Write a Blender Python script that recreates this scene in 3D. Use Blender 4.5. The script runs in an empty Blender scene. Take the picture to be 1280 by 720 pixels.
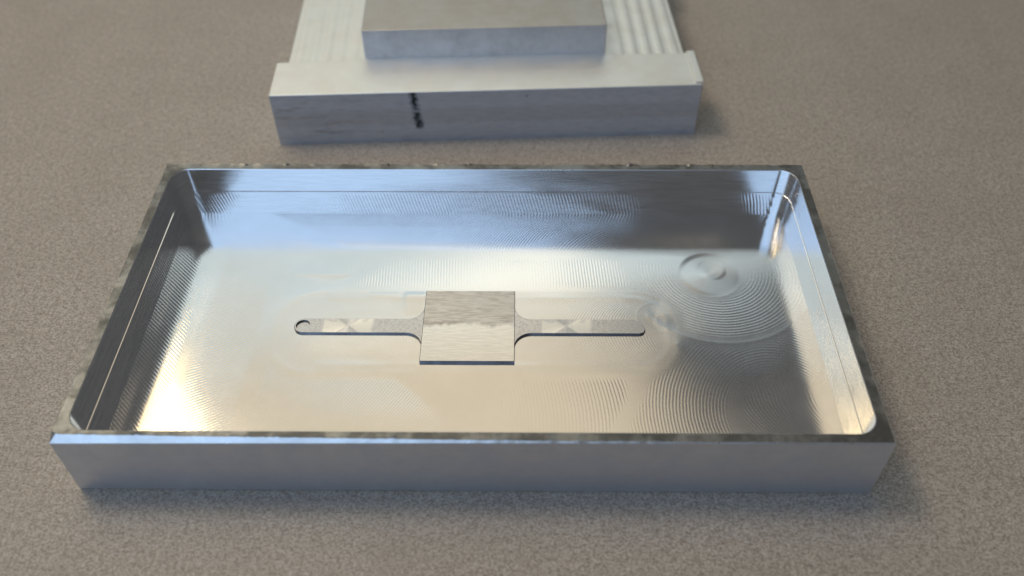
import bpy, bmesh, math, random
import numpy as np
from mathutils import Vector, Matrix
random.seed(4); rng = np.random.default_rng(4)
S = bpy.context.scene
COL = S.collection
MM = 0.001

# ------------------------------------------------------------------ camera
cam_d = bpy.data.cameras.new('camera'); cam = bpy.data.objects.new('camera', cam_d); COL.objects.link(cam); S.camera = cam
pitch, yaw, roll = math.radians(46.763), math.radians(-0.852), math.radians(-0.436)
fwd = Vector((math.sin(yaw)*math.cos(pitch), math.cos(yaw)*math.cos(pitch), -math.sin(pitch)))
rgt = Vector((math.cos(yaw), -math.sin(yaw), 0)); up = rgt.cross(fwd)
r2 = math.cos(roll)*rgt + math.sin(roll)*up; u2 = -math.sin(roll)*rgt + math.cos(roll)*up
CAM = Vector((0.07835, -0.08184, 0.13978))
cam.matrix_world = Matrix(((r2.x, u2.x, -fwd.x, CAM.x), (r2.y, u2.y, -fwd.y, CAM.y), (r2.z, u2.z, -fwd.z, CAM.z), (0, 0, 0, 1)))
cam_d.sensor_width = 36; cam_d.lens = 1113.08/1280*36
cam_d.clip_start = 0.005; cam_d.clip_end = 50
cam_d.dof.use_dof = True; cam_d.dof.focus_distance = 0.176; cam_d.dof.aperture_fstop = 12.5

# ------------------------------------------------------------------ world, lamps, exposure
W = bpy.data.worlds.new('World'); S.world = W; W.use_nodes = True
bg = W.node_tree.nodes['Background']; bg.inputs[0].default_value = (0.90, 0.92, 0.95, 1); bg.inputs[1].default_value = 0.095

def lamp(name, az, el, dist, sx, sy, power, color, aim=Vector((0.07, 0.04, 0)), spread=None):
    """az measured from +Y (into the picture) towards +X, degrees"""
    a, e = math.radians(az), math.radians(el)
    d = Vector((math.sin(a)*math.cos(e), math.cos(a)*math.cos(e), math.sin(e)))
    L = bpy.data.lights.new(name, 'AREA'); L.shape = 'RECTANGLE'; L.size = sx; L.size_y = sy
    L.energy = power; L.color = color
    o = bpy.data.objects.new(name, L); COL.objects.link(o)
    o.location = aim + d*dist; o.rotation_euler = (-d).to_track_quat('-Z', 'Y').to_euler()
    return o
# radiance = power / (pi * area)
def rad(r, sx, sy): return r*math.pi*sx*sy
lamp('window_behind_camera', -150, 36, 1.3, 1.08, 1.30, rad(1.08, 1.08, 1.30), (0.46, 0.68, 1.0))
lamp('back_window', -11, 36, 1.8, 1.85, 0.80, rad(0.62, 1.85, .80), (0.82, 0.97, 1.0))
lamp('ceiling_glow', -30, 64, 1.6, 1.55, 0.95, rad(0.60, 1.55, .95), (1.0, 0.83, 0.57))
lamp('warm_lamp', -37, 52, 0.75, 0.06, 0.16, rad(5.5, .06, .16), (1.0, 0.76, 0.40), Vector((.018, .012, .0035)))
lamp('left_fill_light', -64, 65, 0.52, 0.13, 0.13, rad(12, .13, .13), (1.0, 0.89, 0.74))  # added unseen warm light: brightens the counter, falling off to the right

S.view_settings.view_transform = 'Standard'; S.view_settings.look = 'None'
S.view_settings.exposure = 0.15; S.view_settings.gamma = 1
S.render.engine = 'CYCLES'
S.cycles.max_bounces = 10; S.cycles.glossy_bounces = 8; S.cycles.sample_clamp_indirect = 6

# ------------------------------------------------------------------ node helpers
def mat(name):
    m = bpy.data.materials.new(name); m.use_nodes = True
    nt = m.node_tree; b = nt.nodes['Principled BSDF']
    return m, nt, b
class N:
    """tiny node-graph helper"""
    def __init__(s, nt): s.nt = nt
    def node(s, t, **k):
        n = s.nt.nodes.new(t)
        for a, v in k.items(): setattr(n, a, v)
        return n
    def put(s, sock, v):
        if isinstance(v, bpy.types.NodeSocket): s.nt.links.new(v, sock)
        else: sock.default_value = v
    def m(s, op, a, b=0.0, c=0.0, clamp=False):
        n = s.node('ShaderNodeMath', operation=op, use_clamp=clamp)
        s.put(n.inputs[0], a); s.put(n.inputs[1], b); s.put(n.inputs[2], c); return n.outputs[0]
    def obj(s): return s.node('ShaderNodeTexCoord').outputs['Object']
    def scale(s, v, sc, off=(0, 0, 0)):
        n = s.node('ShaderNodeMapping'); s.put(n.inputs['Vector'], v)
        n.inputs['Scale'].default_value = sc; n.inputs['Location'].default_value = off; return n.outputs[0]
    def noise(s, v, sc=1.0, det=2.0, rough=.5, dist=0.0):
        n = s.node('ShaderNodeTexNoise'); s.put(n.inputs['Vector'], v); n.inputs['Scale'].default_value = sc
        n.inputs['Detail'].default_value = det; n.inputs['Roughness'].default_value = rough
        n.inputs['Distortion'].default_value = dist; return n.outputs['Fac']
    def ramp(s, f, a, b, lo=0.0, hi=1.0, smooth=True):
        n = s.node('ShaderNodeMapRange'); n.interpolation_type = 'SMOOTHSTEP' if smooth else 'LINEAR'
        s.put(n.inputs[0], f); n.inputs[1].default_value = a; n.inputs[2].default_value = b
        n.inputs[3].default_value = lo; n.inputs[4].default_value = hi; return n.outputs[0]
    def mix(s, f, a, b):
        n = s.node('ShaderNodeMix', data_type='RGBA'); s.put(n.inputs['Factor'], f)
        s.put(n.inputs['A'], a); s.put(n.inputs['B'], b); return n.outputs['Result']
    def sep(s, v):
        n = s.node('ShaderNodeSeparateXYZ'); s.put(n.inputs[0], v); return n.outputs
    def attr(s, name):
        return s.node('ShaderNodeAttribute', attribute_name=name)
    def bump(s, h, dist, strength=1.0, normal=None):
        n = s.node('ShaderNodeBump'); s.put(n.inputs['Height'], h); n.inputs['Distance'].default_value = dist
        n.inputs['Strength'].default_value = strength
        if normal is not None: s.put(n.inputs['Normal'], normal)
        return n.outputs[0]
def c4(r, g, b): return (r, g, b, 1.0)

# ------------------------------------------------------------------ materials
def m_counter():
    m, nt, b = mat('speckled_laminate'); g = N(nt); o = g.obj()
    a = g.noise(g.scale(o, (1, 1.2, 1)), 2000, 4, .75, .3)
    a2 = g.noise(g.scale(o, (1, 1.0, 1), (3, 1, 0)), 900, 3, .65, .5)
    big = g.noise(g.scale(o, (1, 1, 1), (1, 7, 0)), 60, 3, .6)
    warm = g.noise(g.scale(o, (1, 1, 1), (5, 2, 0)), 480, 2, .6)
    f = g.m('ADD', g.m('MULTIPLY', a, .74), g.m('MULTIPLY', a2, .26))
    f = g.ramp(f, .36, .64)
    c = g.mix(f, c4(.245, .197, .155), c4(.625, .565, .49))
    c = g.mix(g.m('MULTIPLY', g.ramp(warm, .52, .64), .16), c, c4(.50, .42, .33))
    c = g.mix(g.m('MULTIPLY', g.ramp(warm, .46, .36), .18), c, c4(.32, .28, .235))
    c = g.mix(g.m('MULTIPLY', g.ramp(big, .4, .65), .18), c, c4(.32, .27, .22))
    g.put(b.inputs['Base Color'], c)
    g.put(b.inputs['Roughness'], g.ramp(a, .3, .7, .42, .60))
    b.inputs['Specular IOR Level'].default_value = .45
    g.put(b.inputs['Normal'], g.bump(a, .00012, .45))
    return m
def m_floor():
    """milled pocket floor: tool-mark phase and direction come from the mesh"""
    m, nt, b = mat('milled_floor_aluminium'); g = N(nt); o = g.obj()
    ph = g.attr('phase').outputs['Fac']; amp = g.attr('amp').outputs['Fac']
    wob = g.m('MULTIPLY', g.noise(o, 420, 2), .35)
    w = g.m('SINE', g.m('MULTIPLY', g.m('ADD', ph, wob), 2*math.pi))
    w = g.m('MULTIPLY', w, amp)
    fine = g.noise(o, 5000, 2)
    h = g.m('ADD', g.m('MULTIPLY', w, .5), g.m('MULTIPLY', fine, .12))
    smud = g.noise(g.scale(o, (1, 1, 1), (2, 4, 0)), 75, 4, .6)
    c = g.mix(g.ramp(smud, .35, .7), c4(.83, .825, .815), c4(.87, .865, .86))
    b.inputs['Metallic'].default_value = 1
    g.put(b.inputs['Base Color'], c)
    rr = g.attr('rough').outputs['Fac']
    g.put(b.inputs['Roughness'], g.m('ADD', rr, g.ramp(smud, .3, .7, -.008, .012)))
    g.put(b.inputs['Anisotropic'], .70)
    g.put(b.inputs['Tangent'], g.attr('across').outputs['Vector'])
    g.put(b.inputs['Normal'], g.bump(h, .000016, 1.0))
    return m
def m_metal(name, col=(.82, .82, .82), rough=.2, streak=(1, 1, 1), ssc=900, bump=.000004, stain=.0, col2=None, aniso=0.0, lo=.35, hi=.7):
    m, nt, b = mat(name); g = N(nt); o = g.obj()
    n1 = g.noise(g.scale(o, streak), ssc, 3, .6)
    n2 = g.noise(g.scale(o, (1, 1, 1), (.3, .8, .1)), 160, 4, .65)
    c = g.mix(g.m('MULTIPLY', g.ramp(n2, lo, hi), stain), c4(*col), c4(*(col2 or [x*.5 for x in col])))
    b.inputs['Metallic'].default_value = 1; g.put(b.inputs['Base Color'], c)
    g.put(b.inputs['Roughness'], g.m('ADD', g.ramp(n1, .3, .7, -.04, .05), g.ramp(n2, .35, .7, rough, rough+.08+stain*.1)))
    b.inputs['Anisotropic'].default_value = aniso
    g.put(b.inputs['Normal'], g.bump(n1, bump, 1.0))
    return m
def m_flute(name):
    """pocket wall: leaning marks left by the flutes of the end mill on the lower pass"""
    m, nt, b = mat(name); g = N(nt); o = g.obj(); s = g.sep(o)
    along = g.m('ADD', s[0], s[1])
    ph = g.m('ADD', g.m('MULTIPLY', along, 1/.00072), g.m('MULTIPLY', s[2], 1/.0040))
    ph = g.m('ADD', ph, g.m('MULTIPLY', g.noise(o, 300, 2), .5))
    w = g.m('SINE', g.m('MULTIPLY', ph, 2*math.pi))
    low = g.ramp(s[2], .0098, .0084)
    patch = g.ramp(g.noise(g.scale(o, (1, 1, .5), (2, 2, 2)), 45, 2), .35, .6, .35, 1)
    w = g.m('MULTIPLY', w, g.m('MULTIPLY', low, patch))
    lay = g.noise(g.scale(o, (.05, .05, 1), (1, 1, 1)), 3500, 3, .6)
    h = g.m('ADD', g.m('MULTIPLY', w, .5), g.m('MULTIPLY', lay, .22))
    b.inputs['Metallic'].default_value = 1
    g.put(b.inputs['Base Color'], g.mix(g.ramp(lay, .3, .7), c4(.80, .80, .81), c4(.87, .87, .88)))
    g.put(b.inputs['Roughness'], g.ramp(lay, .3, .7, .11, .16))
    g.put(b.inputs['Normal'], g.bump(h, .000020, 1.0))
    return m
def m_boss():
    """raw saw-cut stock left on the centre square, torn towards the back, skimmed towards the front"""
    m, nt, b = mat('sawn_stock_aluminium'); g = N(nt); o = g.obj(); s = g.sep(o)
    edge = g.noise(g.scale(o, (1, 1, 1)), 330, 4, .65)
    y = g.m('ADD', s[1], g.m('MULTIPLY', g.m('SUBTRACT', edge, .5), .0040))
    raw = g.m('MULTIPLY', g.ramp(y, -.0006, .0009), g.ramp(g.noise(g.scale(o, (.4, 1, 1), (5, 5, 5)), 420, 4, .7), .36, .5, .75, 1))
    st = g.noise(g.scale(o, (.13, 1, 1)), 2600, 3, .7)
    pat = g.noise(g.scale(o, (.5, 1, 1), (4, 2, 0)), 350, 3, .6)
    cr = g.mix(g.ramp(st, .32, .68), c4(.50, .47, .44), c4(.74, .71, .67))
    cr = g.mix(g.m('MULTIPLY', g.ramp(pat, .42, .62), .35), cr, c4(.72, .69, .65))
    lip = g.m('MULTIPLY', g.ramp(y, -.0004, .0002), g.ramp(y, .0016, .0005))
    cr = g.mix(g.m('MULTIPLY', lip, g.ramp(s[0], .002, -.003, .05, .5)), cr, c4(.22, .19, .16))
    c = g.mix(raw, g.mix(g.ramp(st, .3, .7), c4(.87, .87, .86), c4(.78, .78, .77)), cr)
    b.inputs['Metallic'].default_value = 1
    g.put(b.inputs['Base Color'], c)
    g.put(b.inputs['Roughness'], g.ramp(raw, 0, 1, .19, .42))
    h = g.m('MULTIPLY', st, g.ramp(raw, 0, 1, .3, 1))
    g.put(b.inputs['Normal'], g.bump(h, .000018, 1.0))
    return m
def m_endface():
    """front face of the second part: rolled bar stock with a dark smear, bands and small dings"""
    m, nt, b = mat('bar_stock_face'); g = N(nt); o = g.obj(); s = g.sep(o)
    n1 = g.noise(g.scale(o, (1, 1, 4)), 260, 5, .65)
    n2 = g.noise(g.scale(o, (.25, 1, 1), (2, 0, 5)), 1600, 3, .6)
    c = g.mix(g.ramp(n1, .36, .70), c4(.66, .725, .83), c4(.58, .64, .75))
    band = g.m('MULTIPLY', g.ramp(s[2], .0052, .0058), g.ramp(s[2], .0105, .0092))
    c = g.mix(g.m('MULTIPLY', band, .22), c, c4(.40, .41, .44))
    # rubbed grey streaks at the left of the band
    sm = g.m('MULTIPLY', g.ramp(g.noise(g.scale(o, (.25, 1, 1.6), (9, 0, 1)), 420, 4, .7), .50, .68), g.ramp(s[0], .045, .012))
    c = g.mix(g.m('MULTIPLY', sm, .38), c, c4(.22, .23, .27))
    sp = g.ramp(g.noise(g.scale(o, (1, 1, .6), (3, 3, 8)), 330, 2, .5), .69, .76)
    c = g.mix(g.m('MULTIPLY', sp, .75), c, c4(.13, .14, .19))
    # dark smear running down from the top edge
    wob = g.m('MULTIPLY', g.m('SUBTRACT', g.noise(g.scale(o, (1, 1, 1), (7, 1, 2)), 800, 5, .85), .5), .0042)
    xx = g.m('ADD', g.m('SUBTRACT', s[0], g.m('SUBTRACT', .0362, g.m('MULTIPLY', s[2], .09))), wob)
    line = g.m('MULTIPLY', g.ramp(g.m('ABSOLUTE', xx), .0013, .0003), g.ramp(g.noise(g.scale(o, (1, 1, .6), (1, 8, 2)), 900, 4, .8), .38, .50, .55, 1))
    line = g.m('MULTIPLY', line, g.ramp(s[2], .0034, .0046))
    gap = g.ramp(g.m('ABSOLUTE', g.m('SUBTRACT', s[2], .0092)), .0001, .0007, .25, 1)
    line = g.m('MULTIPLY', line, gap)
    c = g.mix(line, c, c4(.008, .016, .008))
    b.inputs['Metallic'].default_value = 1
    g.put(b.inputs['Metallic'], g.ramp(line, 0, 1, 1, 0))
    g.put(b.inputs['Base Color'], c)
    g.put(b.inputs['Roughness'], g.m('ADD', g.ramp(n2, .3, .7, .56, .66), g.m('MULTIPLY', line, .3)))
    g.put(b.inputs['Normal'], g.bump(g.m('ADD', g.m('MULTIPLY', n2, .4), n1), .00002, 1.0))
    return m
M_counter = m_counter(); M_floor = m_floor(); M_boss = m_boss(); M_end = m_endface()
M_outer = m_metal('outer_side_aluminium', (.72, .745, .80), .46, (.06, .06, 1), 2200, .000012, .28, (.54, .56, .60))
M_rim = m_metal('mill_scale_rim', (.27, .275, .27), .42, (1, 1, 1), 1100, .00004, .75, (.10, .10, .095), lo=.38, hi=.62)
M_wall = m_flute('milled_wall_aluminium')
M_wall_b = m_metal('brushed_wall_aluminium', (.87, .87, .88), .17, (.10, .10, 1), 2600, .000002, .05, (.78, .78, .78))
M_bright = m_metal('bright_burr_edge', (.88, .88, .88), .28, (1, 1, 1), 2500, .00001, .15)
def m_rib():
    """rib top: a swirl of the cutter in the middle shown by fan-shaped glints painted into the colour"""
    m, nt, b = mat('skimmed_rib_aluminium'); g = N(nt); o = g.obj(); s = g.sep(o)
    n = g.noise(o, 1800, 3, .6)
    c = g.mix(g.ramp(n, .35, .7), c4(.66, .655, .66), c4(.55, .545, .55))
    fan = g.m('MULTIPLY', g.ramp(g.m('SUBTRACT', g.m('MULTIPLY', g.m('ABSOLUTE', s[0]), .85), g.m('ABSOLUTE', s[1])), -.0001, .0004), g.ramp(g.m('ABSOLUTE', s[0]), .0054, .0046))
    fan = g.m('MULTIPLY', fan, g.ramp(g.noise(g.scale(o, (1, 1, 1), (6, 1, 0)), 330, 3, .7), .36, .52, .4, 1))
    c = g.mix(g.m('MULTIPLY', fan, .85), c, c4(.95, .92, .86))  # pale wedges paint the bow-tie glint into the base colour
    b.inputs['Metallic'].default_value = 1; g.put(b.inputs['Base Color'], c)
    near = g.ramp(g.m('ABSOLUTE', s[0]), .0056, .0050)
    g.put(b.inputs['Roughness'], g.m('ADD', g.ramp(n, .3, .7, .20, .26), g.m('MULTIPLY', near, .10)))
    g.put(b.inputs['Anisotropic'], g.m('MULTIPLY', near, .5))
    cmb = g.node('ShaderNodeCombineXYZ'); g.put(cmb.inputs[0], s[0]); g.put(cmb.inputs[1], s[1]); cmb.inputs[2].default_value = 0
    nm = g.node('ShaderNodeVectorMath', operation='NORMALIZE'); g.put(nm.inputs[0], cmb.outputs[0])
    g.put(b.inputs['Tangent'], nm.outputs[0])
    g.put(b.inputs['Normal'], g.bump(n, .000004, 1.0))
    return m
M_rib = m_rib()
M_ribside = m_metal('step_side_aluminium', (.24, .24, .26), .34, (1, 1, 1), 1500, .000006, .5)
M_top2 = m_metal('finished_top_aluminium', (.91, .90, .85), .46, (1, 1, 1), 900, .000004, .1)
M_raw2 = m_metal('raw_plate_skin', (.56, .53, .49), .46, (.08, 1, 1), 1500, .00003, .3, (.44, .41, .37))
M_side2 = m_metal('boss_side_aluminium', (.74, .75, .79), .46, (1, 1, .2), 500, .000006, .3)

# ------------------------------------------------------------------ object helpers
def link(name, me, mats, parent=None, smooth=False):
    for x in (mats if isinstance(mats, (list, tuple)) else [mats]): me.materials.append(x)
    o = bpy.data.objects.new(name, me); COL.objects.link(o)
    if parent: o.parent = parent
    if smooth: me.shade_smooth()
    return o
def from_bm(name, bm, mats, parent=None, smooth=False):
    me = bpy.data.meshes.new(name); bmesh.ops.recalc_face_normals(bm, faces=bm.faces); bm.to_mesh(me); bm.free()
    return link(name, me, mats, parent, smooth)
def thing(name, label, cat, loc, rz=0):
    o = bpy.data.objects.new(name, None); COL.objects.link(o); o.location = loc; o.rotation_euler = (0, 0, rz)
    o.empty_display_size = .02; o['label'] = label; o['category'] = cat; return o
def sharp_by_angle(o, deg=30):
    me = o.data; me.shade_smooth()
    bm = bmesh.new(); bm.from_mesh(me)
    for e in bm.edges:
        if len(e.link_faces) == 2 and e.calc_face_angle(0) > math.radians(deg): e.smooth = False
    bm.to_mesh(me); bm.free()
def rrect(x0, y0, x1, y1, r, n=10, step=.002):
    """closed outline, counter-clockwise, straight runs split every `step`"""
    P = []
    cs = [((x1-r, y0+r), -90), ((x1-r, y1-r), 0), ((x0+r, y1-r), 90), ((x0+r, y0+r), 180)]
    arcs = [[(c[0]+r*math.cos(math.radians(a+90*i/n)), c[1]+r*math.sin(math.radians(a+90*i/n))) for i in range(n+1)] for c, a in cs]
    for k in range(4):
        A = arcs[k]; B = arcs[(k+1) % 4]; P += A
        p, q = A[-1], B[0]; L = math.dist(p, q); m = max(1, int(L/step))
        P += [(p[0]+(q[0]-p[0])*i/m, p[1]+(q[1]-p[1])*i/m) for i in range(1, m)]
    return P

# ------------------------------------------------------------------ countertop
bm = bmesh.new(); bmesh.ops.create_cube(bm, size=1)
for v in bm.verts: v.co = Vector((.07+v.co.x*1.5, .2+v.co.y*1.2, -.019+v.co.z*.038))
ct = from_bm('countertop', bm, M_counter); ct['kind'] = 'structure'

# ------------------------------------------------------------------ the hollow milled tray
BW, BD, BH = .14, .0723, .0157           # outer size
T, ZF = .00274, .00353                   # wall, floor level
tray = thing('milled_tray', 'hollow rectangular aluminium tray in front with a small square pad inside',
             'metal tray', (0, 0, 0))
def shell():
    R = .0034; n = 10
    # matched outlines: sample the inner outline, send each point out to the outer rectangle
    base = rrect(T, T, BW-T, BD-T, R, n, .0006)
    K = len(base)
    def inner(off, z):
        return [(p[0], p[1], z) for p in rr(off)]
    def rr(off): return rrect_match(T+off, T+off, BW-T-off, BD-T-off, R-off*.6)
    def rrect_match(x0, y0, x1, y1, r):
        out = []
        sx = lambda x: x0+r+(x-(T+R))*((x1-x0-2*r)/(BW-2*T-2*R)); sy = lambda y: y0+r+(y-(T+R))*((y1-y0-2*r)/(BD-2*T-2*R))
        for x, y in base:
            cx = min(max(x, T+R), BW-T-R); cy = min(max(y, T+R), BD-T-R)
            dx, dy = x-cx, y-cy; L = math.hypot(dx, dy) or 1
            out.append((sx(cx)+dx/L*r, sy(cy)+dy/L*r))
        return out
    def outer(ins, z):
        out = []
        for x, y in base:
            cx = min(max(x, T+R), BW-T-R); cy = min(max(y, T+R), BD-T-R); dx, dy = x-cx, y-cy
            s = 1e9                                             # ray from the corner centre to the rectangle
            if dx > 1e-9: s = min(s, (BW-cx)/dx)
            if dx < -1e-9: s = min(s, -cx/dx)
            if dy > 1e-9: s = min(s, (BD-cy)/dy)
            if dy < -1e-9: s = min(s, -cy/dy)
            px, py = cx+dx*s, cy+dy*s
            out.append([min(max(px, ins), BW-ins), min(max(py, ins), BD-ins), z])
        return out
    bot0 = outer(.0003, 0); bot1 = outer(0, .0003); top1 = outer(0, BH); rimo = outer(0, BH)
    nz = np.convolve(rng.normal(size=K+8), np.ones(9)/9, 'valid')
    n2 = rng.normal(size=K)
    for i, (x, y) in enumerate(base):
        px, py, _ = top1[i]
        w = .00016 + .00009*abs(nz[i]) + .00003*abs(n2[i])
        if py < 1e-6:                                           # front edge: dressed wider towards its left end
            w = .00022 + .00085*max(0, 1-px/.085)**1.1 + .00006*abs(nz[i])
        top1[i][2] = BH-w*(.95 if py < 1e-6 else 1)
        fx = min(max(px, w), BW-w); fy = min(max(py, w), BD-w)
        jag = .00006*n2[i]*(2.2 if py > BD-1e-6 else 1)
        rimo[i] = [fx, fy-abs(jag)*.25 if py > BD-1e-6 else fy+abs(jag)*.4, BH+max(0, jag)*1.3]
    rimm = [((a[0]*.7+b[0]*.3), (a[1]*.7+b[1]*.3), BH+.00001*n2[i]) for i, (a, b) in enumerate(zip(rimo, rr(-.00082)))]
    zs = ZF+.0061
    loops = [(bot0, 0), (bot1, 0), (top1, 1), (rimo, 2), (rimm, 2), (inner(-.00082, BH), 1), (inner(-.00070, BH-.00014), 3),
             (inner(-.00042, zs+.00004), 3), (inner(-.00028, zs), 3), (inner(.00010, ZF+.0003), 3), (inner(.00014, ZF-.0006), 3)]
    bm = bmesh.new(); V = [[bm.verts.new(p) for p in L] for L, _ in loops]
    for k in range(len(loops)-1):
        for i in range(K):
            j = (i+1) % K
            f = bm.faces.new((V[k][i], V[k][j], V[k+1][j], V[k+1][i])); f.material_index = 4 if (loops[k][1] == 3 and base[i][0] > BW-T-R*.5) else loops[k][1]
    bm.faces.new(V[0][::-1]); bm.faces.new(V[-1])
    o = from_bm('shell', bm, [M_outer, M_bright, M_rim, M_wall, M_wall_b], tray); sharp_by_angle(o, 24)
    return o
shell()

# centre of the square pad and the rib
PX0, PX1, PY0, PY1 = .0586, .0771, .0261, .0448
PH = .00065; RH = .00048
RX0, RX1, RY0, RY1 = .0326, .1033, .0334, .0372
RC = (RY0+RY1)/2

def pocket_floor():
    s = .00025
    nx = int((BW-2*T-.0006)/s); ny = int((BD-2*T-.0006)/s)
    X = np.linspace(T+.0001, BW-T-.0001, nx+1); Y = np.linspace(T+.0001, BD-T-.0001, ny+1)
    x, y = np.meshgrid(X*1000, Y*1000)                          # millimetres
    Z = np.zeros_like(x); ph = np.zeros_like(x); amp = np.ones_like(x)*.5; ro = np.ones_like(x)*.14
    gx = np.ones_like(x); gy = np.zeros_like(x)
    rid = np.zeros_like(x); cnt = 0
    sst = lambda a, lo, hi: (lambda t: t*t*(3-2*t))(np.clip((a-lo)/(hi-lo), 0, 1))
    def put(mask, P, a, r=None):
        nonlocal ph, amp, ro, gx, gy, rid, cnt
        cnt += 1; rid = np.where(mask, cnt, rid)
        dy_, dx_ = np.gradient(P, Y*1000, X*1000); L = np.hypot(dx_, dy_)+1e-9
        ph = np.where(mask, P, ph); amp = np.where(mask, a, amp)
        if r is not None: ro = np.where(mask, r, ro)
        gx = np.where(mask, dx_/L, gx); gy = np.where(mask, dy_/L, gy)
    allm = np.ones_like(x, bool)
    ell = lambda cx, cy, k=1.0: np.hypot(x-cx, (y-cy)*k)
    # 1 long straight passes: the arcs a big cutter leaves, nested along x
    Rc = 14.
    arc = lambda c, R=Rc: np.sqrt(np.maximum(R*R-(y-c)**2, .3))
    put(allm, (x - arc(36.)*.9)/.62, .55)
    back = y > 56.5
    put(back, (x + arc(50., 22.))/.66, 1.3, .16)
    put(back & (x > 84+(y-60)*1.9), ell(112, 40)/.62, 1.0, .16)
    put(back & (x < 34-(y-60)*1.7), ell(34, 46, 1.1)/.66, .6)
    mid = (y > 43) & (y <= 56.5) & (x > 44+(y-50)*1.1) & (x < 106)
    put(mid, (x + .05*(y-50))/.62, .85*(.45+.55*np.sin(x*.21+1.2)**2), .15)
    # 2 left end: passes run along the short side, marks lie across them
    left = (x < 27) & (y <= 58)
    put(left, (y*.92 - x*.42 - .006*(x-14)**2)/.66, .8, .13)
    put((x < 12.5) & (y <= 60), (y*.75 + x*.72)/.62, .75, .12)
    # 3 front left: slanted hatch leading up to the rib
    fl = (y < 31) & (x >= 27) & (x < 70-(y-10)*1.1)
    put(fl, (x - .62*y + .010*(y-18)**2)/.66, 1.1*sst(y, 6, 20)+.1, .14)
    fl2 = (y < 26) & (x >= 27) & (x < 44)
    
    # 4 front middle: near-vertical fine marks
    fm = (y < 25) & (x >= 70-(y-10)*1.1) & (x < 100)
    put(fm, (x + .012*(y-12)**2)/.68, .5, .14)
    # 5 right end: nested contours round the last corner
    d5 = ell(127, 14, .9)
    right = ((x >= 98+(y-14)*.5) & (y < 33)) | (x > 124)
    put(right, d5/.62, .28, .14)
    put((x > 118) & (d5 < 9) & (y < 30), (x+.35*y)/.7 + .8*np.sin(y*.5), .25, .13)
    # 6 wide swing of the cutter below the plunge
    SX, SY = 118.4, 50.4
    dS = np.hypot(x-SX, y-SY); dA = np.hypot(x-SX-1.2, (y-SY-1.5))
    sw = (dA < 20.5) & (y < SY+5) & (x > 102 + .25*(SY-y))
    put(sw, dA/.70, .40, .15)
    Z += .010*np.exp(-((dA-20.5)/.4)**2)*((y < SY-6) & (x > 104))
    # 7 milled land round the pad and rib, with its own rounded edge
    cx = np.clip(x, 37, 101.5); cy = np.clip(y, 32.0, 37.0)
    dl = np.hypot(x-cx, (y-cy))
    land = dl < 8.2
    put(land, (x + arc(34.5, 9.))/.60, .22, .19)
    put(land & (dl > 5.4) & (y < 34.5) & (x > 45), (x*.98 - .30*y)/.80, 1.7, .19)
    put(land & (dl > 5.4) & (x >= 101.5), np.arctan2(y-34.5, x-101.5)*9.5/.75, .75, .19)
    put(land & (dl > 4.6) & (x < 50), (x*.9 - .55*y)/.72, 1.4, .20)
    Z += -.016*sst(dl, 8.4, 6.8)                                # land sits a hair lower
    Z += (.020+.010*np.sin(x*.31)*np.cos(y*.5+x*.12))*np.exp(-((dl-6.6)/1.1)**2)*(x > 38)*sst(np.abs(y-34.5)+(x > 98)*9, 3, 7)
    # end of the rib: a flat circle left by the cutter
    for (px, py, pr) in ((105.8, 38.2, 3.9), (31.5, 33.3, 3.3)):
        q = np.hypot(x-px, y-py); dsk = q < pr
        put(dsk, np.hypot(x-px, (y-py))/2.2, .0, .19)
        Z += 0 + .004*np.exp(-((q-pr)/.3)**2)
    # short bright skid left of the pad, behind the rib, and the fillet land beside it
    for (a0, a1, b0, b1) in ((46.5, 53.0, 43.0, 44.6), (54.0, 58.4, 38.6, 44.6)):
        win = sst(x, a0-.4, a0+.7)*sst(x, a1+.4, a1-.7)*sst(y, b0-.4, b0+.5)*sst(y, b1+.5, b1-.4)
        Z += win*(y-b0)*.016
    # 8 plunge disc: one turn of a spiral, smooth and slightly dished
    dsc = dS < 6.6; th = np.arctan2(y-SY, x-SX)
    put(dsc, dS/.7, .06, .18)
    Z += sst(dS, 6.6, 5.2)*(dS*.0065*np.sin(2*th+.5) + dS*.0055*np.sin(th+2.6))
    inner_s = np.hypot(x-SX-.6, y-SY-1.4) < 3.1
    ri = np.hypot(x-SX-.6, y-SY-1.4); Z += sst(ri, 3.2, 2.4)*.018*(x-SX)*.6
    Z += .005*np.exp(-((dS-6.6)/.3)**2)
    # smooth patches where the metal was skimmed clean
    for (px, py, rx_, ry_) in ((30, 17, 10, 9), (70, 50, 13, 5), (28, 50, 12, 7), (128, 52, 7, 8)):
        q = ((x-px)/rx_)**2+((y-py)/ry_)**2
        amp = amp*(1-.7*np.exp(-q))
    # very slow waviness of the whole floor
    Z += .010*np.sin(x*.085+1.1)*np.cos(y*.11)
    # neighbouring passes run out into each other: no hard seams
    def blur(A, n):
        k = np.ones(2*n+1)/(2*n+1)
        A = np.pad(A, n, mode='edge')
        A = np.apply_along_axis(lambda v: np.convolve(v, k, 'valid'), 0, A)
        return np.apply_along_axis(lambda v: np.convolve(v, k, 'valid'), 1, A)
    edge = np.zeros_like(x); edge[:, 1:] += rid[:, 1:] != rid[:, :-1]; edge[1:, :] += rid[1:, :] != rid[:-1, :]
    edge[:, :-1] += rid[:, 1:] != rid[:, :-1]; edge[:-1, :] += rid[1:, :] != rid[:-1, :]
    near = blur(blur(np.minimum(edge, 1.), 4), 4)
    amp = amp*np.clip(1-near*8, 0, 1)
    keep = blur(blur((sw | dsc).astype(float), 3), 3)
    a2, b2 = gx*gx-gy*gy, 2*gx*gy
    c2 = blur(blur(a2, 4), 4)*keep+blur(blur(a2, 16), 16)*(1-keep); s2 = blur(blur(b2, 4), 4)*keep+blur(blur(b2, 16), 16)*(1-keep)
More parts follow.
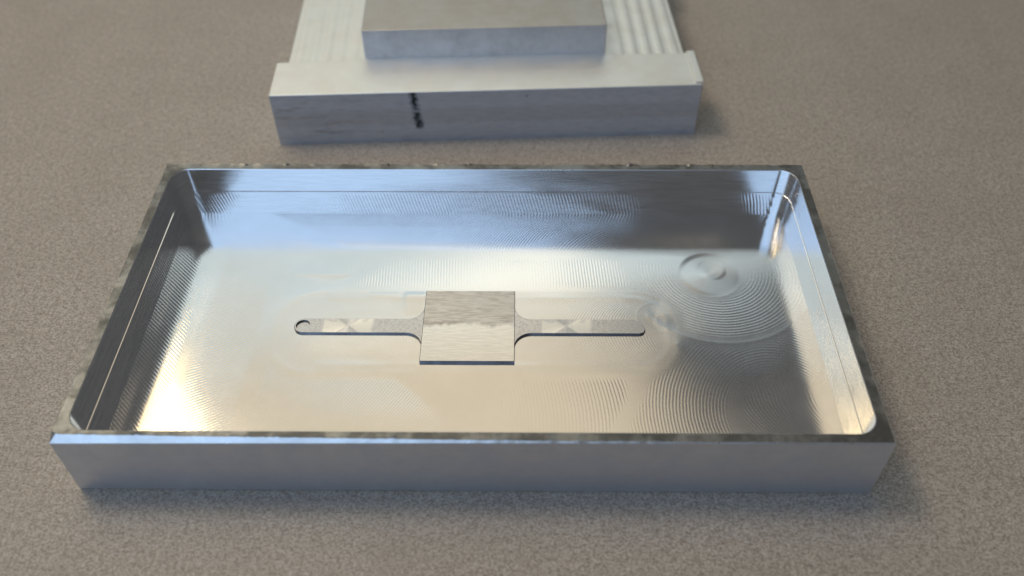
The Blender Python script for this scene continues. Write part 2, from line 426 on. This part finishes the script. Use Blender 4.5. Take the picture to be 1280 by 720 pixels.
    th2 = np.arctan2(s2, c2)/2; gx, gy = np.cos(th2), np.sin(th2)
    ro = blur(ro, 3)
    P = np.stack([x/1000, y/1000, ZF+Z/1000], -1).reshape(-1, 3)
    i = np.arange(nx); j = np.arange(ny); I, J = np.meshgrid(i, j); a = (J*(nx+1)+I).ravel()
    F = np.stack([a, a+1, a+nx+2, a+nx+1], -1)
    me = bpy.data.meshes.new('pocket_floor'); me.vertices.add(len(P)); me.vertices.foreach_set('co', P.ravel())
    me.loops.add(F.size); me.loops.foreach_set('vertex_index', F.ravel()); me.polygons.add(len(F))
    me.polygons.foreach_set('loop_start', np.arange(0, F.size, 4)); me.update(calc_edges=True)
    for nme, A in (('phase', ph), ('amp', amp), ('rough', ro)):
        at = me.attributes.new(nme, 'FLOAT', 'POINT'); at.data.foreach_set('value', A.ravel().astype(np.float32))
    at = me.attributes.new('across', 'FLOAT_VECTOR', 'POINT')
    at.data.foreach_set('vector', np.stack([gx, gy, 0*gx], -1).ravel().astype(np.float32))
    link('pocket_floor', me, M_floor, tray, True)
pocket_floor()

def extrude_outline(name, P, z0, z1, top_m, side_m, parent, bev=.00006, origin=(0, 0), hole=None):
    """prism from an outline, with a tiny broken top edge; its own origin at `origin`"""
    P = [(p[0]-origin[0], p[1]-origin[1]) for p in P]; n = len(P); bm = bmesh.new()
    ins = []
    for i in range(n):
        p0, p1, p2 = Vector(P[i-1]), Vector(P[i]), Vector(P[(i+1) % n])
        d1 = (p1-p0).normalized(); d2 = (p2-p1).normalized(); nn = Vector((-d1.y-d2.y, d1.x+d2.x))
        nn = nn.normalized() if nn.length > 1e-9 else Vector((0, 0))
        k = 1/max(.5, math.sqrt(max(0, (1+d1.dot(d2))/2))); ins.append(p1+nn*bev*k)
    a = [bm.verts.new((x, y, 0)) for x, y in P]; b = [bm.verts.new((x, y, z1-z0-bev)) for x, y in P]
    c = [bm.verts.new((v.x, v.y, z1-z0)) for v in ins]
    for A, B in ((a, b), (b, c)):
        for i in range(n):
            f = bm.faces.new((A[i], A[(i+1) % n], B[(i+1) % n], B[i])); f.material_index = 1
    bm.faces.new(a[::-1])
    if hole is None: bm.faces.new(c)
    else:                                                       # a shallow round recess in the top
        hx, hy, hr, hd = hole; K = 28
        ring = [(hx-origin[0]+hr*math.cos(2*math.pi*i/K), hy-origin[1]+hr*math.sin(2*math.pi*i/K)) for i in range(K)]
        t = [bm.verts.new((x, y, z1-z0)) for x, y in ring]; q = [bm.verts.new((x, y, z1-z0-hd)) for x, y in ring]
        for i in range(K):
            f = bm.faces.new((t[i], t[(i+1) % K], q[(i+1) % K], q[i])); f.material_index = 1
        bm.faces.new(q)
        E = [bm.edges.get((v[i], v[(i+1) % len(v)])) for v in (c, t) for i in range(len(v))]
        bmesh.ops.triangle_fill(bm, edges=E, use_beauty=True, normal=(0, 0, 1))
    me = bpy.data.meshes.new(name); bmesh.ops.recalc_face_normals(bm, faces=bm.faces); bm.to_mesh(me); bm.free()
    o = link(name, me, [top_m, side_m], parent); o.location = (origin[0], origin[1], z0)
    return o
# square pad
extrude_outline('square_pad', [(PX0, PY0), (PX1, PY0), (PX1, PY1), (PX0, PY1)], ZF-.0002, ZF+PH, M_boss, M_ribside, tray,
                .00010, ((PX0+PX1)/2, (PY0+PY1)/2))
# ribs, flaring into the pad with the cutter's own radius
def arc_pts(cx, cy, r, a0, a1, n=10): return [(cx+r*math.cos(math.radians(a0+(a1-a0)*i/n)), cy+r*math.sin(math.radians(a0+(a1-a0)*i/n))) for i in range(n+1)]
F_ = .0034
right_rib = [(PX1-.0001, RY0-F_)] + arc_pts(PX1+F_, RY0-F_, F_, 180, 90)[1:] + [(RX1-.0012, RY0)]
right_rib += [(RX1-.0004, RY0+.0003), (RX1, RY0+.0011), (RX1-.0003, RY0+.0022), (RX1-.0011, RY1-.0006), (RX1-.0022, RY1)] + [(PX1+F_, RY1)] + arc_pts(PX1+F_, RY1+F_, F_, 270, 180)[1:-1] + [(PX1-.0001, RY1+F_)]
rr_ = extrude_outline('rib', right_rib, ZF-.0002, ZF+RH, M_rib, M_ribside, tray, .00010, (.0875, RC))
HX, HR = RX0+.0019, .0016
left_rib = [(PX0+.0001, RY1+F_)] + arc_pts(PX0-F_, RY1+F_, F_, 0, -90)[1:] + arc_pts(RX0+.0019, RC, (RY1-RY0)/2, 90, 270, 14) + [(PX0-F_, RY0)] + arc_pts(PX0-F_, RY0-F_, F_, 90, 0)[1:-1] + [(PX0+.0001, RY0-F_)]
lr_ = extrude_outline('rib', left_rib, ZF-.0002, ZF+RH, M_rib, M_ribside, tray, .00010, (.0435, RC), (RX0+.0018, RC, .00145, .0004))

# ------------------------------------------------------------------ the second part behind
ang = math.radians(2.6645)
lid = thing('machined_block', 'solid aluminium block behind the tray with raised plateau and dark smear on its front',
            'metal block', (.0169, .09932, 0), ang)
def box_part(name, x0, x1, y0, y1, z0, z1, mats, bev, seg=2):
    """mats: (front/sides, top)"""
    bm = bmesh.new(); bmesh.ops.create_cube(bm, size=1)
    for v in bm.verts: v.co = Vector(((x0+x1)/2+v.co.x*(x1-x0), (y0+y1)/2+v.co.y*(y1-y0), (z0+z1)/2+v.co.z*(z1-z0)))
    bm.faces.ensure_lookup_table()
    for f in bm.faces: f.material_index = 1 if f.normal.z > .5 else 0
    te = [e for e in bm.edges if all(v.co.z > z1-1e-6 for v in e.verts) or abs(e.verts[0].co.z-e.verts[1].co.z) > 1e-6]
    bmesh.ops.bevel(bm, geom=te, offset=bev, segments=seg, affect='EDGES', profile=.6)
    for f in bm.faces:
        if f.normal.z > .5: f.material_index = 1
    o = from_bm(name, bm, list(mats), lid); return o
H2 = .0148
box_part('front_bar', 0, .106, 0, .0146, 0, H2, (M_end, M_top2), .00040, 3)
box_part('halo_strip', .1042, .1064, .0006, .0148, H2-.0006, H2+.00045, (M_top2, M_top2), .00040, 3)  # added strip, stands in for the pale blur halo at this end
box_part('back_bar', 0, .106, .0594, .074, 0, H2, (M_end, M_top2), .00035)
box_part('plateau', .0222, .0836, .0155, .0585, H2-.0004, .0226, (M_side2, M_raw2), .0003)
# body top with the terraced passes that run beside the plateau
def body():
    xs = np.linspace(.0030, .1037, 404); ys = np.linspace(.0140, .060, 24)
    def prof(x, y):
        d = min(x-.0030, .1037-x)*1000
        z = 0.0
        for k, (c, w_, h) in enumerate(((1.2, .3, .14), (3.0, .35, -.14), (4.9, .35, .16), (6.6, .35, -.16), (8.3, .4, .17), (10.2, .4, -.18), (12.0, .4, .17), (13.8, .4, -.16), (15.6, .35, .15), (17.4, .35, -.14))):
            c2 = c + .22*math.sin(y*60+k*.4)
            z += h*math.tanh((d-c2)/w_)*.45
        return z*.001
    bm = bmesh.new()
    G = [[bm.verts.new((x, y, H2-.00012+prof(x, y))) for x in xs] for y in ys]
    for j in range(len(ys)-1):
        for i in range(len(xs)-1):
            f = bm.faces.new((G[j][i], G[j][i+1], G[j+1][i+1], G[j+1][i])); f.material_index = 1; f.smooth = True
    for side in (0, -1):
        B = [bm.verts.new((xs[side], y, .0002)) for y in ys]
        for j in range(len(ys)-1): bm.faces.new((G[j][side], G[j+1][side], B[j+1], B[j]))
    me = bpy.data.meshes.new('body'); bmesh.ops.recalc_face_normals(bm, faces=bm.faces); bm.to_mesh(me); bm.free()
    link('body', me, [M_side2, M_top2], lid)
body()
